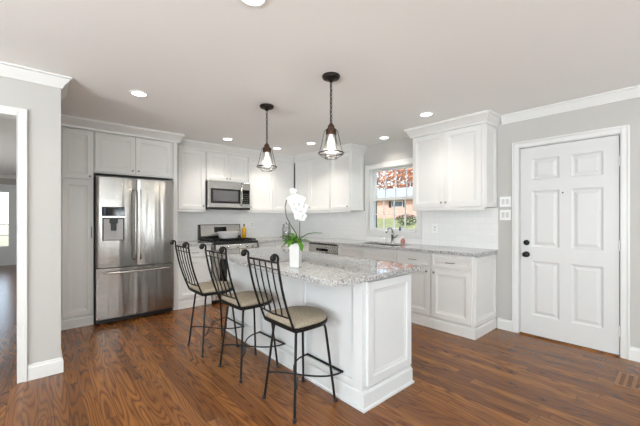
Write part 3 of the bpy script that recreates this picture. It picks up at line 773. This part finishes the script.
# ------------------------------------------------------------ bar stools
SG = 'black iron bar stools at the island'
def stool():
    t = thing('bar_stool', 'x', 'bar stool', (0, 0, 0), 0, SG)
    # +x faces the island, back at -x
    n = 40; rx = .205
    outline = [(.2*math.cos(PI/2-PI*i/20), .2*math.sin(PI/2-PI*i/20)) for i in range(21)]      # front half round
    outline += [(-.06, -.2), (-.12, -.198), (-.165, -.192), (-.18, -.175), (-.183, -.1), (-.184, 0), (-.183, .1), (-.18, .175), (-.165, .192), (-.12, .198), (-.06, .2)]
    def seatring(s, z): return [(x*s, y*s, z) for x, y in outline]
    b = MB(); b.loft([seatring(.96, .598), seatring(1.0, .604), seatring(1.0, .618), seatring(.94, .632), seatring(.78, .642), seatring(.45, .648), seatring(.1, .65)])
    obj('seat', b, 'fabric', t, smooth=50)
    b = MB(); b.loft([seatring(1.03, .575), seatring(1.045, .58), seatring(1.045, .596), seatring(1.0, .598), seatring(.8, .5965), seatring(.8, .58)])
    fr_ = obj('seat_frame', b, 'iron', t, smooth=40)
    def P(s, z):      # backrest plane: lean
        k = (z-.59)/.49
        return (-.185-.14*k-.02*math.sin(PI*k), s)
    for s in (-1, 1):
        yb, yt = .18*s, .19*s
        pts = [(*P(yb+(yt-yb)*k/8, .585+.46*k/8), .585+.46*k/8) for k in range(9)]
        pts = [(p[0], p[1], p[2]) for p in pts]
        x, z = pts[-1][0], pts[-1][2]
        cx_, cz_, r0 = x-.03, z+.012, .034
        a0 = -.15
        for k in range(1, 12):
            a = a0+k*.30; r = r0*(1-.045*k); pts.append((cx_+r*math.cos(a), yt, cz_+.012+r*math.sin(a)))
        obj('back_post', MB().tube(pts, .0085, 8), 'iron', t, smooth=60)
        e = pts[-1]
        obj('scroll_knob', MB().ball((e[0]+.012, yt, e[2]+.006), .022, (1, .75, 1), 10), 'iron', t, smooth=60)
    zt = 1.042; zb = .675
    obj('back_rail', MB().tube([(*P(-.19, zt), zt), (*P(.19, zt), zt)], .007, 8), 'iron', t, smooth=60)
    obj('back_rail', MB().tube([(P(-.18, zb)[0], -.18, zb), (P(0, zb)[0]-.012, 0, zb-.004), (P(.18, zb)[0], .18, zb)], .006, 8), 'iron', t, smooth=60)
    obj('back_rail', MB().tube([(P(-.19, 1.0)[0], -.19, .998), (P(.19, 1.0)[0], .19, .998)], .004, 8), 'iron', t, smooth=60)
    for k in range(4):
        y = -.114+.076*k
        obj('back_spindle', MB().tube([(P(0, zb+(zt-zb)*j/6)[0]-(.010 if j < 1 else 0), y*(.96+.04*j/6), zb+(zt-zb)*j/6) for j in range(7)], .0052, 6), 'iron', t, smooth=60)
    for sx in (-1, 1):
        for sy in (-1, 1):
            pts = [(sx*.09, sy*.09, .578), (sx*.115, sy*.115, .572), (sx*.13, sy*.13, .555), (sx*.137, sy*.137, .52), (sx*.185, sy*.187, .012)]
            lg = obj('leg', MB().tube(pts, .0095, 8), 'iron', t, smooth=60)
            obj('foot_cap', MB().lathe([(.014, 0), (.015, .006), (.011, .02), (.009, .026)], (sx*.187, sy*.189, 0), 12), 'black', lg, smooth=40)
    zs_ = .20
    obj('footrest_bar', MB().tube([(.245, -.21, zs_), (.245, .21, zs_)], .0085, 8), 'iron', t, smooth=60)
    for s in (-1, 1):
        a, c_, d = Vector((-.172, .172*s, zs_-.01)), Vector((.03, -.20*s, zs_-.01)), Vector((.245, -.205*s, zs_))
        pts = [tuple((1-q/14)**3*a+3*(q/14)*(1-q/14)**2*Vector((-.06, .13*s, zs_-.01))+3*(q/14)**2*(1-q/14)*Vector((.0, -.25*s, zs_-.005))+(q/14)**3*d) for q in range(15)]
        pts = [(p[0], p[1], p[2]+.009*s*math.sin(PI*i/14)) for i, p in enumerate(pts)]
        obj('stretcher', MB().tube(pts, .0065, 8), 'iron', t, smooth=60)
    return t
s0 = stool(); s0.location = (-2.775, -3.645, 0)
s0.scale.z = 1.02; s0['label'] = 'black iron bar stool nearest the camera, at the near end of the island'
dup(s0, (-2.80, -2.93, 0), .03, 'black iron bar stool standing between the other two at the island')
dup(s0, (-2.845, -2.25, 0), 0, 'black iron bar stool farthest from the camera, nearest the fridge')

# ------------------------------------------------------------ pendants
def pendant():
    t = thing('pendant_lamp', 'x', 'pendant lamp', (0, 0, H), 0, 'cage pendants above the island')
    obj('canopy', MB().lathe([(.075, -.0005), (.078, -.012), (.07, -.026), (.028, -.036), (.018, -.05), (.01, -.058)], n=28), 'bronze', t, smooth=40)
    b = MB(); z = -.055; k = 0
    while z > -.40:
        n = 10; pts = []
        for i in range(n):
            a = 2*PI*i/n; x = .0105*math.cos(a); zz = .023*math.sin(a)
            pts.append((x, 0, z-.017+zz) if k % 2 else (0, x, z-.017+zz))
        b.tube(pts, .0034, 5, closed=True); z -= .037; k += 1
    obj('chain', b, 'bronze', t, smooth=60)
    obj('cord', MB().tube([(0, 0, -.056), (.003, .003, -.2), (-.003, 0, -.3), (0, 0, -.42)], .0012, 6), 'black', t)
    obj('socket', MB().lathe([(.009, -.41), (.018, -.42), (.028, -.435), (.03, -.455), (.044, -.462), (.046, -.472), (.046, -.51), (.038, -.512)], n=24), 'rust', t, smooth=40)
    obj('glass_shade', MB().lathe([(.041, -.5125), (.046, -.54), (.06, -.60), (.07, -.655), (.068, -.655), (.058, -.60), (.044, -.54), (.039, -.5125)], n=28, cap=False), 'shade', t, smooth=60)
    obj('bulb', MB().lathe([(.012, -.5125), (.013, -.53), (.024, -.56), (.028, -.585), (.022, -.607), (.008, -.616)], n=18), 'bulb', t, smooth=60)
    b = MB()
    for k in range(6):
        a = 2*PI*k/6+.3; c, s = math.cos(a), math.sin(a)
        b.tube([(c*r, s*r, z) for r, z in ((.044, -.468), (.056, -.475), (.066, -.52), (.085, -.61), (.102, -.665), (.1, -.68), (.075, -.70), (.045, -.712), (.0, -.715))], .0028, 6)
    for r, z, th_ in ((.106, -.668, .006), (.055, -.711, .0035)):
        b.tube([(r*math.cos(2*PI*i/28), r*math.sin(2*PI*i/28), z) for i in range(28)], th_, 6, closed=True)
    obj('wire_cage', b, 'iron', t, smooth=60)
    return t
p1 = pendant(); p1.location = (-2.335, -3.52, H); p1['label'] = 'caged glass pendant lamp over the near half of the island'
dup(p1, (-2.355, -2.52, H), .4, 'caged glass pendant lamp over the far half of the island')
for x, y in ((-2.335, -3.52), (-2.355, -2.52)): lamp('pendant_glow', 'POINT', (x, y, H-.66), (0, 0, 0), 4, (1, .9, .78), .03)

# recessed lights
def can():
    t = thing('recessed_light', 'x', 'ceiling light', (0, 0, H), 0, 'recessed ceiling lights')
    obj('trim_ring', MB().lathe([(.085, -.0005), (.085, -.006), (.066, -.008), (.062, -.003)], n=32, cap=False), 'plate', t, smooth=40)
    obj('lens', MB().lathe([(.0615, -.0008), (.0615, -.0045)], n=32), 'led', t)
    return t
cans = [(-3.484, -1.982, 'recessed ceiling light nearest the fridge and doorway'), (-2.023, -.85, 'recessed ceiling light in front of the microwave cabinet'),
        (-1.075, -.80, 'recessed ceiling light seen just behind the far pendant'), (-.876, -1.496, 'recessed ceiling light between the two pendants, near the corner'),
        (-.27, -2.51, 'recessed ceiling light directly above the sink window'), (-.79, -3.52, 'recessed ceiling light in front of the large cabinet right of the window'),
        (-3.338, -3.95, 'recessed ceiling light cut by the top edge of the photo')]
c0 = None
for x, y, lb in cans:
    if c0 is None: c0 = can(); c0.location = (x, y, H); c0['label'] = lb
    else: dup(c0, (x, y, H), 0, lb)
    lamp('recessed_glow', 'SPOT', (x, y, H-.02), (0, 0, 0), 15 if x > -.5 else 34 if y > -3 else 18, (1, .93, .84), .05, spot=math.radians(125), blend=.8)

# floor register
fv = thing('floor_vent', 'wooden floor register set in the oak boards near the outside door', 'floor vent', (-.575, -5.215, .0003), PI/2)
b = MB(); b.box(-.06, .06, -.155, -.13, 0, .006); b.box(-.06, .06, .13, .155, 0, .006)
for x0, x1 in ((-.06, -.038), (-.008, .008), (.038, .06)): b.box(x0, x1, -.13, .13, 0, .006)
for k in range(1, 6): 
    y = -.13+.26*k/6
    b.box(-.038, -.008, y-.005, y+.005, 0, .006); b.box(.008, .038, y-.005, y+.005, 0, .006)
obj('grille', b, 'ventwood', fv); obj('slot_dark_sheet', MB().box(-.038, .038, -.13, .13, 0, .0012), 'black', fv)  # thin black sheet paints the darkness below the slots

# ------------------------------------------------------------ outdoors
def gz(x): return -.2+.054*max(0, x) if x < 60 else 3
b = MB(); b.loft([[(x, -30, gz(x)), (x, 70, gz(x)), (x, 70, gz(x)-.3), (x, -30, gz(x)-.3)] for x in (.3, 8, 20, 34, 60)])
tag(obj('lawn', b, 'grass', kind='stuff'), 'pale green lawn rising outside the sink window', 'lawn')
hx = 29
hs = thing('brick_house', 'pink brick house with a pale roof seen through the sink window', 'house', (hx, 19, 0))
g0 = gz(hx)-.4
obj('wall', MB().box(0, 8, -12, 12, g0, 3.7), 'brick', hs)
obj('roof', MB().loft([[(-.6, y, 3.7), (8.6, y, 3.7), (4, y, 5.5)] for y in (-12.5, 12.5)]), 'roof', hs)
obj('fascia', MB().box(-.62, -.6, -12.5, 12.5, 3.55, 3.75), 'trim', hs)
for y in (-7, -1.2, 5.4):
    f = obj('window', MB().box(-.05, 0, y-.8, y+.8, 2.7, 3.45), 'trim', hs)
    obj('pane', MB().box(-.07, -.05, y-.74, y+.74, 2.76, 3.39), 'houseglass', f)
    for s in (-1, 1): obj('shutter', MB().box(-.06, 0, y+s*1.05-.2, y+s*1.05+.2, 2.68, 3.47), 'black', hs)
def foliage(n, c, rad, size, seed):
    rnd = random.Random(seed); b = MB()
    for k in range(n):
        while True:
            p = Vector([rnd.uniform(-1, 1) for _ in range(3)])
            if p.length < 1: break
        p = Vector((c[0]+p.x*rad[0], c[1]+p.y*rad[1], c[2]+p.z*rad[2]))
        q = Matrix.Rotation(rnd.uniform(0, 6.28), 3, 'Z') @ Matrix.Rotation(rnd.uniform(0, 3.14), 3, 'X'); s = size*rnd.uniform(.6, 1.2)
        b.bm.faces.new([b.bm.verts.new(p+q @ Vector(v)*s) for v in ((-.5, 0, 0), (0, -.3, .1), (.5, 0, 0), (0, .3, .1))])
    return b
def tree(loc, h, crown, seed, label, mat='autumn', n=900, size=.35, tr=.16):
    t = thing('autumn_tree' if mat == 'autumn' else 'evergreen_shrub', label, 'tree' if mat == 'autumn' else 'shrub', (loc[0], loc[1], gz(loc[0])-.05), 0, 'trees outside' if mat == 'autumn' else None)
    b = MB(); b.tube([(0, 0, 0), (.05, .02, h*.4), (0, .05, h*.8), (.05, 0, h)], [tr, tr*.8, tr*.5, tr*.15], 10)
    for k in range(5):
        a = k*1.3; b.tube([(0, 0, h*.45+k*.1*h*.5), (crown[0]*.4*math.cos(a), crown[1]*.4*math.sin(a), h*.65+k*.06*h)], [tr*.35, tr*.1], 6)
    obj('trunk', b, 'bark', t, smooth=60)
    obj('foliage', foliage(n, (0, 0, h*.85), crown, size, seed), mat, t)
for i, (x, y, h, lb) in enumerate(((42, 24, 6.5, 'left one of the autumn trees rising behind the brick house'), (42, 35.5, 7.5, 'autumn tree far left behind the brick house'), (52, 17, 8.5, 'right one of the autumn trees rising behind the brick house'), (42, 10, 6.5, 'autumn tree behind the right end of the brick house'))):
    tree((x, y), h, (3.9, 5.6, 3.8), i, lb, n=3200, size=.6, tr=.3)
tree((4.9, 1.83), 5.2, (1.1, 1.1, .8), 11, 'young tree whose dark trunk stands close outside the window', n=700, size=.16, tr=.07)
for i, (x, y) in enumerate(((18, 9.2), (19.5, 6.6), (16.5, 12.3))):
    o = foliage(500, (0, 0, .45), (.9, .9, .5), .16, 30+i)
    o = obj('garden_shrub', o, 'shrub'); o.location = (x, y, gz(x)); tag(o, ['low dark shrub on the lawn at the middle of the window view', 'low dark shrub on the lawn at the right of the window view', 'low dark shrub on the lawn at the left of the window view'][i], 'shrub', 'shrubs on the lawn')
